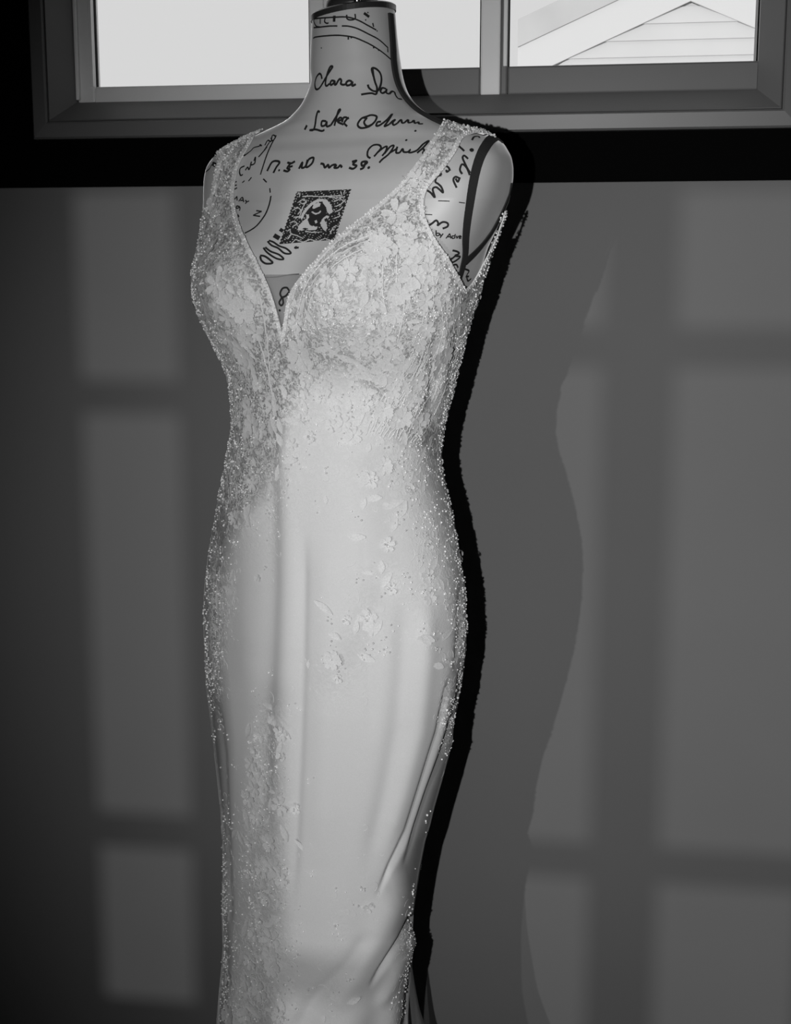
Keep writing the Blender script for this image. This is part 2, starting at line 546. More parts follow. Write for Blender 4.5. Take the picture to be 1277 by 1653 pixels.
rows = np.concatenate([np.arange(6, 190, 8), np.arange(190, 300, 3), np.arange(300, 760, 10), np.arange(760, 1980, 25)]).astype(float)
zs = np.array([z_of(r) for r in rows])
uu = np.linspace(0, 2 * np.pi, 361)[:-1]
sol = []
a, c = .06, .02
for r_, z_ in zip(rows, zs):
    bf, bb, n = (np.interp(r_, DEP[:, 0], DEP[:, k]) for k in (1, 2, 3))
    for it in range(25):
        x, y = ring(uu, z_, a, c, bf, bb, n)
        q = proj(ring_world(x, y, z_, c))
        il, ir = q[:, 0].argmin(), q[:, 0].argmax()
        e_l = Lf(q[il, 1]) - q[il, 0]
        e_r = Rf(q[ir, 1]) - q[ir, 0]
        a = max(.02, a + .5 * (e_r - e_l) / 2 / 1140 * 1.1)
        c = c + .5 * (e_r + e_l) / 2 / 1140
    sol.append((a, c, bf, bb, n))
sol = np.array(sol)
zo = zs[::-1]
SOL = sol[::-1]

def params(z):
    return [np.interp(z, zo, SOL[:, k]) for k in range(5)]

# light smoothing of the fitted columns
zf = np.linspace(zo[0], zo[-1], 900)
PF = np.stack([np.interp(zf, zo, SOL[:, k]) for k in range(5)], 1)
ker = np.exp(-np.linspace(-2, 2, 9) ** 2); ker /= ker.sum()
pad = np.pad(PF, ((4, 4), (0, 0)), 'edge')
PF = np.stack([np.convolve(pad[:, k], ker, 'valid') for k in range(5)], 1)
def params(z):
    return [np.interp(z, zf, PF[:, k]) for k in range(5)]

def surf(u, z, inset=0.0):
    a, c, bf, bb, n = params(z)
    x, y = ring(u, z, a - inset, c, bf - inset, bb - inset, n)
    return ring_world(x, y, z, c)

def grid(us, zz, inset=0.0):
    U, Z = np.meshgrid(us, zz)
    return surf(U, Z, inset)

def gridquads(nz, nu, wrap=True):
    i = np.arange(nz - 1)[:, None]; j = np.arange(nu if wrap else nu - 1)[None, :]
    jn = (j + 1) % nu
    return np.stack([i * nu + j, i * nu + jn, (i + 1) * nu + jn, (i + 1) * nu + j], -1).reshape(-1, 4)

# ---- dress form
Z_TOP = z_of(27)
TILT = 0.135
def tilt_top(P):
    w = np.clip((P[..., 2] - (Z_TOP - .055)) / .05, 0, 1) ** 2
    off = (P[..., 0] - AX[0] - .027) * er[0] + (P[..., 1] - AX[1]) * er[1]
    P = P.copy(); P[..., 2] += TILT * w * off
    return P
Z_BODY0 = z_of(1080)
form = empty('dress_form', (AX[0], AX[1], 0.0),
             'linen tailor\'s dress form printed with old handwriting and a postage stamp, wearing the gown', 'dress form')
nu = 240
zz = np.concatenate([np.linspace(Z_BODY0, z_of(340), 150), np.linspace(z_of(340), z_of(195), 110)[1:], np.linspace(z_of(195), Z_TOP, 70)[1:]])
inset = np.interp(zz, [z_of(400), z_of(330)], [.006, 0.0])
ub = np.linspace(0, 2 * np.pi, nu + 1)[:-1]
U, Z = np.meshgrid(ub, zz)
BP = tilt_top(surf(U, Z, inset[:, None]))
q = gridquads(len(zz), nu)
bv = BP.reshape(-1, 3)
verts = np.vstack([bv, BP[0].mean(0), BP[-1].mean(0)])
me = quadmesh('torso', bv, q)
body_tris = [tuple(t) for t in q.tolist()]
bvh = BVHTree.FromPolygons([Vector(v) for v in bv], body_tris)
torso = link('torso', me, M['linen'], form, True)
rebase(torso)
cam_v = Vector(CAM)

def hit(px, py, tree=None):
    tree = tree or bvh
    for k in range(14):
        d = Vector(ray(px, py))
        loc, nor, idx, dist = tree.ray_cast(cam_v, d)
        if loc is not None:
            if nor.dot(d) > 0: nor = -nor
            return loc, nor
        px += -1.5 if px > 560 else 1.5
    return None, None

def catmull(pts, n=6):
    p = np.array(pts, float)
    if len(p) < 3:
        t = np.linspace(0, 1, 5)[:, None]
        return p[0] * (1 - t) + p[-1] * t
    P = np.vstack([2 * p[0] - p[1], p, 2 * p[-1] - p[-2]])
    out = []
    for i in range(1, len(P) - 2):
        for t in np.linspace(0, 1, n, endpoint=False):
            out.append(.5 * ((2 * P[i]) + (-P[i - 1] + P[i + 1]) * t + (2 * P[i - 1] - 5 * P[i] + 4 * P[i + 1] - P[i + 2]) * t * t
                             + (-P[i - 1] + 3 * P[i] - 3 * P[i + 1] + P[i + 2]) * t ** 3))
    out.append(P[-2])
    return np.array(out)

class Strip:
    """flat strips of ink or tape laid on a surface"""
    def __init__(s): s.v, s.f = [], []
    def stroke(s, pts, hw, off=.0006, tree=None, n=6, thick=0.0, taper=None):
        pp = catmull(pts, n)
        P, N = [], []
        for x, y in pp:
            l, nn = hit(x, y, tree)
            if l is None: continue
            if P and (l - P[-1]).length > .03: continue
            P.append(l); N.append(nn)
        if len(P) < 2: return
        b = len(s.v)
        m = len(P)
        for i in range(m):
            t = (P[min(i + 1, m - 1)] - P[max(i - 1, 0)])
            if t.length < 1e-7: t = Vector((1, 0, 0))
            side = t.cross(N[i]).normalized()
            w = hw if np.isscalar(hw) else np.interp(i / (m - 1), np.linspace(0, 1, len(hw)), hw)
            o = N[i] * (off + thick)
            s.v.append(tuple(P[i] + side * w + o)); s.v.append(tuple(P[i] - side * w + o))
            if thick:
                s.v.append(tuple(P[i] - side * w)); s.v.append(tuple(P[i] + side * w))
        k = 4 if thick else 2
        for i in range(m - 1):
            a0, a1 = b + i * k, b + (i + 1) * k
            for j in range(k if thick else 1):
                jn = (j + 1) % k
                s.f.append((a0 + j, a0 + jn, a1 + jn, a1 + j))
    def dot(s, c, r, off=.0006):
        l, nn = hit(*c)
        if l is None: return
        t = nn.orthogonal().normalized(); u_ = nn.cross(t)
        b = len(s.v)
        for k in range(8):
            an = k * math.pi / 4
            s.v.append(tuple(l + (t * math.cos(an) + u_ * math.sin(an)) * r + nn * off))
        s.f.append(tuple(range(b, b + 8)))
    def build(s, name, m, parent):
        o = link(name, mesh(name, s.v, s.f), m, parent, False)
        return rebase(o)

def crop(ox, oy, k):
    return lambda pts: [(ox + x / k, oy + y / k) for x, y in pts]
A_ = crop(490, 0, 7.094); B_ = crop(480, 160, 5.32); C_ = crop(320, 200, 7.98); D_ = crop(400, 290, 6.72); E_ = crop(660, 190, 5.7)

def writing(name, fn, strokes, dots=(), w=.00125, off=.0006):
    s = Strip()
    for st in strokes:
        ww = w
        if isinstance(st, tuple): st, ww = st
        s.stroke(fn(st), ww, off)
    for d in dots:
        r_ = .0017
        if len(d) == 3: r_ = d[2]
        s.dot(fn([d[:2]])[0], r_, off)
    return s.build(name, M['ink'], form)

writing('printed_border', A_, [
    [(115,440),(145,425),(250,412),(380,405),(480,412),(580,430),(680,470),(780,520),(880,585),(950,640),(1000,685)],
    [(120,318),(200,310),(300,300),(390,298)], [(440,298),(520,302),(620,330),(740,390),(860,455),(965,550)],
    [(130,215),(240,205),(360,198),(480,195),(560,210),(640,240),(740,295),(830,345)],
    [(130,215),(125,250),(150,300),(190,310)], [(195,215),(195,275)], [(250,212),(245,250),(270,268),(290,262)], ([(355,180),(352,250)], .002),
    [(495,170),(500,215),(540,230),(590,215),(590,160)], ([(690,150),(750,195)], .0018), [(790,265),(800,310)],
    [(515,425),(513,455)], [(545,425),(550,440)], [(800,540),(800,555)], [(855,570),(860,585)], [(960,555),(962,600)]],
    [(208,550,.001), (710,230,.001), (735,145,.001), (840,355,.001)], .001)
writing('handwriting', A_, [
    [(215,905),(205,860),(185,845),(155,880),(135,950),(140,1010),(160,1025),(190,1005),(225,950)],
    [(225,950),(270,870),(315,800),(335,765),(310,765),(280,830),(258,920),(255,970),(270,985),(300,960)],
    [(360,930),(325,925),(310,955),(320,975),(350,950),(360,930),(360,970),(380,968)],
    [(375,970),(400,925),(420,905),(435,925),(430,960),(455,972),(490,965)],
    [(555,935),(520,925),(490,950),(500,980),(540,970),(560,940),(560,985),(600,965)],
    [(790,790),(800,870),(820,950),(840,1010),(830,1080),(780,1070),(720,1075),(660,1085)],
    [(800,880),(780,790),(820,785),(870,830),(890,900),(880,980),(850,1040),(800,1045),(750,1010),(735,970)],
    [(945,1020),(900,1010),(880,1045),(900,1070),(940,1050),(950,1020),(945,1065),(980,1080)],
    [(980,1080),(1010,1050),(1040,1060),(1050,1090),(1080,1130),(1125,1140)]], (), .00145)
writing('handwriting', B_, [
    ([(85,225),(65,265)], .0017),
    [(195,115),(180,105),(165,150),(155,220),(140,265),(105,268)], [(105,268),(160,262),(210,275),(235,265)],
    [(250,190),(215,190),(210,230),(240,225),(255,195),(255,235),(290,225)],
    [(290,225),(330,160),(370,95),(355,100),(335,170),(320,230)], [(335,190),(370,160),(385,175),(350,195),(400,220)],
    [(385,200),(400,160),(430,165),(405,205),(430,235)], [(435,155),(440,175)]], (), .00145)
writing('handwriting', B_, [
    [(600,150),(550,170),(520,220),(550,250),(620,235),(670,190),(680,150),(630,140),(570,165)], [(600,160),(575,200),(600,235),(650,215)],
    [(720,195),(690,200),(680,230),(710,225),(770,180),(815,130),(780,190),(750,235),(790,220)],
    [(790,220),(820,190),(840,180),(820,205),(830,225),(860,210)],
    [(860,210),(890,180),(900,205),(920,205),(950,180),(955,205),(985,200),(1000,185),(1010,210),(1040,200),(1045,215),(1080,215)]], [(1015,275)], .00145)
writing('handwriting', B_, [
    [(630,510),(605,490),(610,440),(650,400),(700,395),(720,420),(690,460),(660,495)], [(690,460),(740,420),(770,410),(760,450),(730,490)],
    [(750,470),(800,410),(830,405),(790,470),(730,520),(705,548)],
    [(800,460),(850,430),(860,410),(850,460),(880,460),(905,430),(915,455),(950,455),(975,435),(955,455),(980,460),(1030,440),(1080,390),(1130,360),(1090,410),(1030,465)],
    [(1040,455),(1075,430),(1090,440),(1080,465),(1105,465)]], [(937,355)], .0014)
writing('handwriting', B_, [
    [(15,600),(45,545),(40,590),(70,580),(100,520),(140,505),(130,550),(90,585),(70,580)], [(90,520),(75,580)],
    [(200,555),(225,560),(240,590),(265,565),(275,590),(300,570),(330,565),(320,590),(350,590),(370,570),(385,590)], [(340,565),(320,590)],
    [(470,540),(510,530),(480,560),(510,575),(480,600),(445,590)], [(590,535),(555,545),(560,575),(600,550),(590,540),(570,590),(540,605)]], [(615,590,.0022)], .0016)
writing('handwriting', C_, [
    [(1010,150),(930,300),(870,450),(805,655)],
    ], (), .0011)
writing('handwriting', C_, [
    [(540,460),(565,420),(610,405),(560,390),(570,360),(610,350)], [(600,410),(680,350),(720,310),(790,290),(800,270),(820,290)],
    [(860,280),(900,215),(940,230),(960,150),(1000,170),(960,220),(940,180)],
    ], (), .0011)
writing('handwriting', C_, [
    [(600,545),(550,570),(535,620),(550,665),(580,655)], [(610,600),(640,560),(660,590),(690,490),(680,530),(730,510),(740,430),(720,480)],
    [(780,430),(850,350),(890,300),(850,350),(920,240)],
    ], (), .0011)
writing('handwriting', C_, [
    [(890,610),(950,500),(1010,480),(1050,500),(1010,560),(970,635)], [(1150,500),(1200,510),(1250,485)],
    [(1190,515),(1150,570),(1180,590),(1150,615),(1100,600)], [(1170,560),(1220,545)]], [(1045,600)], .0016)
writing('handwriting', C_, [
    [(100,620),(150,580),(180,530),(220,550),(190,500),(240,520)], [(190,450),(230,420),(270,415)]], (), .0012)
writing('postmark', C_, [
    [(570,760),(600,735)], [(650,740),(690,690)], [(840,710),(885,755)], [(925,830),(930,890)],
    ([(940,930),(925,1010),(890,1120),(840,1210),(760,1310),(680,1370),(600,1412)], .0012),
    [(500,745),(465,765),(465,840),(505,825)], [(465,800),(500,790)], [(455,940),(475,970),(500,940),(505,990)],
    [(525,1000),(570,950),(590,1010)], [(545,990),(585,985)], [(610,985),(630,1005),(660,995)], [(630,1005),(610,1030)],
    [(540,1070),(500,1060),(500,1090),(540,1080),(535,1120)], [(510,1170),(530,1200)], [(710,1180),(800,1195)], [(710,1180),(820,1130)], [(820,1130),(750,1120)]], (), .001)
writing('cancellation_mark', D_, [
    ([(135,830),(150,880),(200,912),(270,905),(240,870),(190,835),(150,825),(135,830)], .0014),
    ([(170,740),(210,790),(280,840),(340,865),(390,862),(340,815),(250,780),(190,735)], .0013),
    ([(215,670),(260,715),(330,745),(400,800),(470,800),(420,750),(340,720),(280,680),(230,662)], .0013),
    ([(285,605),(345,640)], .003), ([(350,540),(385,562)], .0024), ([(505,740),(555,740)], .0014), ([(525,722),(525,755)], .0012)])
writing('handwriting', D_, [
    [(470,1210),(440,1175),(390,1185),(365,1235),(385,1275),(430,1260),(470,1215)], [(385,1280),(355,1330),(375,1365),(400,1340),(395,1285)]], [(360,1415)], .0013, .0034)
writing('handwriting', E_, [
    [(550,155),(620,150),(680,165),(720,155)], [(580,210),(600,180),(640,175),(650,190)], ([(450,255),(490,290),(510,310)], .0014),
    ], [(578,300,.003)], .0013)
writing('handwriting', E_, [
    [(545,380),(510,350),(495,370),(510,410),(540,470),(565,510)], [(560,530),(530,460),(490,430),(470,480),(490,520),(480,500)],
    [(470,560),(430,545),(410,575),(440,645)], [(430,560),(450,590),(470,550)],
    ], (), .0013)
writing('handwriting', E_, [
    [(380,490),(360,455),(310,440),(285,480),(300,530)], [(345,480),(350,500),(370,490)],
    [(300,530),(260,545),(245,590),(270,610),(300,640),(315,690),(280,660),(250,640),(220,660),(240,735),(200,690),(150,660)],
    ], (), .0013)
writing('handwriting', E_, [
    [(165,950),(185,985),(210,975),(250,945),(270,970),(265,990),(310,960),(355,970),(355,1000),(310,1020)]], (), .0013)
writing('handwriting', E_, [
    [(400,1220),(440,1230),(460,1250),(420,1270),(470,1280),(400,1330),(380,1290)], [(330,1290),(370,1310),(440,1260)], [(370,1370),(430,1350),(450,1380)]], (), .0013)
writing('handwriting', E_, [
    [(510,1390),(550,1410),(530,1450),(540,1500),(570,1480)], [(520,1460),(550,1460)]], (), .0013)
writing('postmark', E_, [
    [(350,345),(270,450),(180,580),(140,640),(122,720),(130,810),(150,900),(170,970)], [(270,765),(375,768)], [(460,778),(515,785)], [(140,890),(215,893)]], (), .0006)
writing('printed_line', E_, [
    [(205,1030),(200,1060)], [(250,1035),(250,1085)], [(250,1085),(275,1082),(280,1065),(255,1062)], [(285,1070),(295,1090)], [(315,1065),(285,1105)],
    [(340,1110),(375,1065)], [(375,1065),(385,1110)], [(355,1095),(385,1095)], [(420,1085),(395,1090),(400,1110),(420,1105)], [(425,1070),(420,1110)],
    [(435,1085),(440,1110)], [(440,1110),(455,1085)], [(460,1098),(480,1095),(465,1085),(462,1108),(480,1108)]], (), .0008)

# stamp: dark engraved print; paper shows where no cell is inked
def in_poly(x, y, p):
    r = False; j = len(p) - 1
    for i in range(len(p)):
        if (p[i][1] > y) != (p[j][1] > y) and x < (p[j][0] - p[i][0]) * (y - p[i][1]) / (p[j][1] - p[i][1]) + p[i][0]: r = not r
        j = i
    return r
PALE = [[(548,505),(600,452),(640,420),(655,445),(672,490),(700,505),(762,512),(745,545),(700,552),(640,548),(545,556)],
        [(700,305),(716,268),(765,248),(795,262),(785,290),(745,306),(715,318)],
        [(806,430),(858,388),(885,398),(850,470),(866,500),(852,566),(822,545),(786,475)],
        [(640,380),(662,376),(668,410),(650,440),(636,410)], [(725,450),(748,440),(758,462),(738,478)]]
DARK = [[(832,432),(862,412),(868,440),(842,464)], [(592,535),(625,522),(662,536),(625,550)], [(720,332),(752,326),(776,340),(748,352),(724,348)]]
SCROLL = [[(480,690),(520,650),(600,680),(680,650),(760,672),(840,640),(900,660)], [(470,590),(540,610),(600,640)], [(600,185),(700,180),(800,186),(900,180),(1010,176)],
          [(560,240),(600,215),(640,240),(600,265),(570,250)], [(500,330),(540,300),(580,330),(550,370)], [(460,470),(510,450),(540,480),(490,510)], [(430,560),(460,540),(470,600),(440,640)],
          [(940,240),(1000,210),(1060,240)], [(960,290),(1010,270),(1060,220)], [(950,350),(1000,330),(1030,300)], [(940,420),(1000,400),(990,360)], [(900,570),(930,520),(960,500)], [(895,590),(915,545),(940,540)],
          [(880,190),(960,200),(1050,190)], [(540,160),(570,150),(560,185)], [(1010,130),(1020,165)], [(1050,120),(1045,160)], [(630,560),(700,575),(790,570)], [(520,410),(560,400),(590,430)], [(640,225),(600,300),(560,420)]]
def seg_d(x, y, l):
    b = 1e9
    for (x0, y0), (x1, y1) in zip(l[:-1], l[1:]):
        t = max(0, min(1, ((x - x0) * (x1 - x0) + (y - y0) * (y1 - y0)) / ((x1 - x0) ** 2 + (y1 - y0) ** 2)))
        b = min(b, math.hypot(x - x0 - t * (x1 - x0), y - y0 - t * (y1 - y0)))
    return b
ARCH = [(585,415),(605,370),(640,320),(690,268),(740,238),(795,222),(845,232)]
ARCHR = [(845,245),(880,290),(890,340)]
def stamp_ink(x, y):                                   # in the measured close-up's own units
    for p in DARK:
        if in_poly(x, y, p): return True
    for p in PALE:
        if in_poly(x, y, p): return False
    if seg_d(x, y, ARCH) < 15 or seg_d(x, y, ARCHR) < 30: return False
    if seg_d(x, y, [(700,352),(735,374),(775,362),(790,345)]) < 8: return False
    if 600 < x < 860 and 240 < y < 500 and seg_d(x, y, [(730,320),(720,440),(800,300)]) < 80: return True
    for l in SCROLL:
        if seg_d(x, y, l) < 5.5: return False
    n_ = math.sin(x * .11 + 2.3 * math.sin(y * .045)) * math.sin(y * .15 + 2.1 * math.sin(x * .037))
    return n_ < .72

def build_stamp():
    n = 92
    TL, TR, BR, BL = (np.array(p, float) for p in ((535, 132), (1122, 105), (938, 655), (345, 702)))
    V, Fc, idx = [], [], {}
    def vert(i, j):
        if (i, j) in idx: return idx[(i, j)]
        s, t = i / n, j / n
        p = (TL * (1 - s) + TR * s) * (1 - t) + (BL * (1 - s) + BR * s) * t
        if i in (0, n): p[0] += 6 * math.sin(j * 1.1)
        l, nn = hit(*D_([p])[0])
        idx[(i, j)] = len(V); V.append(tuple(l + nn * .0005))
        return idx[(i, j)]
    for i in range(n):
        for j in range(n):
            s, t = (i + .5) / n, (j + .5) / n
            p = (TL * (1 - s) + TR * s) * (1 - t) + (BL * (1 - s) + BR * s) * t
            if stamp_ink(*p):
                Fc.append((vert(i, j), vert(i, j + 1), vert(i + 1, j + 1), vert(i + 1, j)))
    return rebase(link('postage_stamp', mesh('postage_stamp', V, Fc), M['ink'], form))
build_stamp()

s = Strip()
s.stroke(D_([(150,1062),(240,1060),(330,1055),(440,1035),(560,1026)]), .0007)
s.build('chest_seam', M['tape'], form)

# armhole tape and neck piping
s = Strip()
s.stroke(E_([(905,235),(860,196),(800,185),(745,212),(690,290),(648,380),(612,500),(582,650),(558,800),(535,950),(520,1100),(515,1250),(490,1380),(455,1500)]),
         [.004, .0055, .0062, .0064, .0064, .006, .0058, .0056, .0054, .0054, .0052, .0052, .005, .0045], .0003, thick=.0014)
s.stroke(E_([(520,1325),(600,1250),(680,1160),(760,1050),(820,940),(868,840),(902,760),(925,690),(940,600)]), [.0048, .0046, .0044, .004, .0036, .003, .002, .0015], .0003, thick=.0014)
s.build('armhole_tape', M['tape'], form)
s = Strip()
s.stroke([(629,22),(630,35),(631.5,56),(633,78),(634,98),(637,120),(642,138),(650,154),(661,168),(676,181),(696,192),(716,201)], .0052, .0003, thick=.003)
s.build('neck_piping', M['tape'], form)

# neck cap, finial and screw
a, c, bf, bb, n = params(Z_TOP)
capv, capf = [], []
prof = [(0.0, 1.0), (0.0, 1.03), (.007, 1.03), (.009, .98), (.009, .05)]
nn_ = 64
for dz, k in prof:
    x, y = ring(np.linspace(0, 2 * np.pi, nn_ + 1)[:-1], Z_TOP + 0 * uu[:nn_], a * k, c, bf * k, bb * k, n)
    capv += tilt_top(ring_world(x, y, np.full(nn_, Z_TOP + dz), c)).tolist()
for i in range(len(prof) - 1):
    for j in range(nn_):
        jn = (j + 1) % nn_
        capf.append((i * nn_ + j, i * nn_ + jn, (i + 1) * nn_ + jn, (i + 1) * nn_ + j))
capf.append(tuple(len(prof) * nn_ - nn_ + j for j in range(nn_)))
rebase(link('neck_cap', mesh('neck_cap', capv, capf), M['cap'], form, False))
cc = AX + c * er
def lathe(name, prof, m, parent, cx, cy, seg=40):
    v, f = [], []
    for r_, z in prof:
        for k in range(seg):
            an = 2 * math.pi * k / seg
            v.append((cx + r_ * math.cos(an), cy + r_ * math.sin(an), z))
    for i in range(len(prof) - 1):
        for k in range(seg):
            kn = (k + 1) % seg
            f.append((i * seg + k, i * seg + kn, (i + 1) * seg + kn, (i + 1) * seg + k))
    f.append(tuple(reversed(range(seg)))); f.append(tuple((len(prof) - 1) * seg + k for k in range(seg)))
    return rebase(link(name, mesh(name, v, f), m, parent, True))
zt = Z_TOP + .009
lathe('finial', [(.036, zt), (.037, zt + .004), (.036, zt + .010), (.028, zt + .014), (.016, zt + .020), (.013, zt + .030), (.018, zt + .040), (.027, zt + .052), (.031, zt + .068), (.028, zt + .084), (.018, zt + .096), (.004, zt + .101)], M['cap'], form, cc[0], cc[1])
fr = Vector((cc[0], cc[1], 0)) + Vector((*(-va), 0)) * .050
lathe('screw', [(.0045, zt - .002), (.0045, zt + .006), (.003, zt + .008)], M['screw'], form, fr.x + .004, fr.y + .004, 16)
# pole and base inside the skirt
lathe('stand_pole', [(.016, .03), (.016, Z_BODY0 + .02)], M['steel'], form, AX[0], AX[1], 20)
lathe('stand_base', [(.17, .0), (.17, .012), (.15, .02), (.03, .032), (.03, .05)], M['steel'], form, AX[0], AX[1], 48)

# ------------------------------------------------------------------ the gown
gown = empty('wedding_gown', (AX[0], AX[1], 0.0),
             'ivory beaded lace wedding gown with plunging V neckline, worn by the dress form', 'dress')

def polydist(P, line):
    """distance of points P (n,2) to a polyline and the parameter 0..1 along it"""
    line = np.array(line, float)
    best = np.full(len(P), 1e9); par = np.zeros(len(P))
    L = np.concatenate([[0], np.cumsum(np.linalg.norm(np.diff(line, axis=0), axis=1))])
    for i in range(len(line) - 1):
        a, b = line[i], line[i + 1]
        ab = b - a
        t = np.clip(((P - a) @ ab) / (ab @ ab), 0, 1)
        d = np.linalg.norm(P - (a + t[:, None] * ab), axis=1)
        m_ = d < best
        best[m_] = d[m_]; par[m_] = (L[i] + t[m_] * (L[i + 1] - L[i])) / L[-1]
    return best, par

def side_of(P, line):
    """signed distance (positive to the right of a downward line)"""
    line = np.array(line, float)
    xs = np.interp(P[:, 1], line[:, 1], line[:, 0])
    return P[:, 0] - xs

def inside(P, poly):
    poly = np.array(poly, float)
    x, y = P[:, 0], P[:, 1]
    r = np.zeros(len(P), bool)
    j = len(poly) - 1
    for i in range(len(poly)):
        xi, yi = poly[i]; xj, yj = poly[j]
        c_ = ((yi > y) != (yj > y)) & (x < (xj - xi) * (y - yi) / (yj - yi + 1e-12) + xi)
        r ^= c_
        j = i
    return r

NECK_L = [(412,214),(400,236),(385,262),(377,295),(376,325),(384,362),(396,392),(415,430),(432,466),(446,508),(457,553)]
NECK_R = [(457,553),(462,520),(468,485),(480,460),(502,434),(530,402),(560,374),(600,343),(640,309),(668,276),(690,246),(706,220),(720,196)]
STRAP_L = [(383,210),(371,228),(360,250),(352,275),(347,300),(341,322),(333,340),(322,350)]
ARM_R = [(797,212),(762,214),(744,223),(733,244),(713,272),(691,298),(682,318),(681,340),(687,362),(701,390),(719,416),(736,446),(748,468),(756,466),(768,450),(784,420),(798,392),(809,362),(816,340)]
POLY = [(200,352)] + STRAP_L[::-1] + NECK_L + NECK_R[1:] + [(722,180),(800,180)] + ARM_R + [(900,335),(1300,2600),(-100,2600)]
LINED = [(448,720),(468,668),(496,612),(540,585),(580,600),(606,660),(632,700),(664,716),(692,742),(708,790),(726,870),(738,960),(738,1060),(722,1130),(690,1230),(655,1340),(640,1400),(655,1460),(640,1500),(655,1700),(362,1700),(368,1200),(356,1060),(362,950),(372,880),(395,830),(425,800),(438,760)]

def grooves(P):
    d = np.zeros(len(P))
    def g(line, w, amp, fade=(.12, .85)):
        nonlocal d
        dist, t = polydist(P, line)
        k = np.clip(t / max(fade[0], 1e-3), 0, 1) * np.clip((1 - t) / max(1 - fade[1], 1e-3), 0, 1)
        d += amp * k * np.exp(-(dist / w) ** 2)
    g([(428,610),(432,660),(437,760),(440,860),(440,960),(436,1060),(430,1150),(426,1260),(420,1360)], 15, -.0060)
    g([(405,640),(400,760),(398,880),(400,1000),(404,1150)], 20, .0028)
    g([(464,640),(466,760),(466,900),(464,1050),(460,1200),(458,1350)], 20, .0030)
    g([(491,850),(490,960),(488,1080),(484,1200),(478,1330),(470,1480)], 9, -.0045)
    g([(528,860),(528,1000),(524,1200),(520,1400)], 26, .004)
    g([(588,840),(592,940),(596,1050),(600,1200)], 10, -.0022)
    g([(652,960),(650,1060),(640,1180),(618,1300),(590,1420)], 16, -.0045)
    g([(690,960),(688,1060),(676,1180),(650,1280),(615,1390)], 16, .005)
    g([(726,1090),(706,1180),(680,1262),(655,1340),(630,1396),(606,1450)], 4.0, -.0065)
    g([(722,1140),(700,1220),(676,1292),(652,1362),(634,1410)], 8, .0032)
    g([(748,1040),(740,1120),(712,1210),(688,1275),(670,1330),(650,1400)], 4.2, -.0055)
    g([(735,1170),(712,1240),(694,1300),(680,1360)], 8, .0028)
    g([(664,1476),(645,1515),(618,1558),(594,1594)], 4.5, -.0085, (.05, .7))
    g([(668,1500),(654,1540),(634,1580),(610,1630)], 10, .0055)
    g([(640,1440),(610,1510),(570,1580),(520,1640)], 22, .007)
    g([(600,1500),(560,1560),(500,1620),(470,1680)], 12, -.005)
    g([(352,1130),(362,1220),(366,1320),(370,1420),(374,1500)], 4.5, -.005)
    g([(356,860),(346,940),(345,1040),(352,1120)], 5, -.004)
    g([(744,940),(741,1020),(734,1090)], 5, -.004)
    # cup seams, boning ridge, waist side panel
    g([(590,430),(588,480),(582,540),(578,600)], 7, .0022)
    g([(470,520),(500,450),(555,398),(620,372),(668,378)], 5, -.0026)
    g([(704,540),(700,600),(694,660),(690,700)], 8, -.006)
    g([(716,520),(716,590),(708,650)], 7, .004)
    return d

def gown_points(us, zz, extra=.0015):
    U, Z = np.meshgrid(us, zz)
    P = surf(U, Z)
    eps = 1e-3
    Nu = surf(U + eps, Z) - P
    Nz = surf(U, Z + eps) - P
    N = np.cross(Nu, Nz)
    N /= np.linalg.norm(N, axis=-1, keepdims=True) + 1e-12
    flat = P.reshape(-1, 3); nf = N.reshape(-1, 3)
    # outward check
    ctr = np.stack([np.full(len(flat), AX[0]), np.full(len(flat), AX[1]), flat[:, 2]], 1)
    sgn = np.sign(((flat - ctr) * nf).sum(1)); 
    nf = nf * np.where(sgn[:, None] == 0, 1, sgn[:, None])
    q = proj(flat)
    facing = ((CAM - flat) * nf).sum(1) > 0
    d = np.where(facing, grooves(q), 0)
    # soft folds towards the hem and on the back of the skirt
    low = np.clip((z_of(1500) - flat[:, 2]) / .5, 0, 1)
    d += low * .02 * np.sin(9 * U.ravel() + 1.2)
    backf = np.clip((z_of(800) - flat[:, 2]) / .3, 0, 1) * (~facing)
    d += backf * .003 * np.sin(22 * U.ravel())
    flat = flat + nf * (d + extra)[:, None]
    return flat, nf, q, facing

NU = 460
ug = np.linspace(0, 2 * np.pi, NU + 1)[:-1]
ZW = z_of(716)
zb = np.linspace(ZW, z_of(186), 380)
zsk = np.linspace(.012, ZW, 430)
Z_BACK = z_of(385)

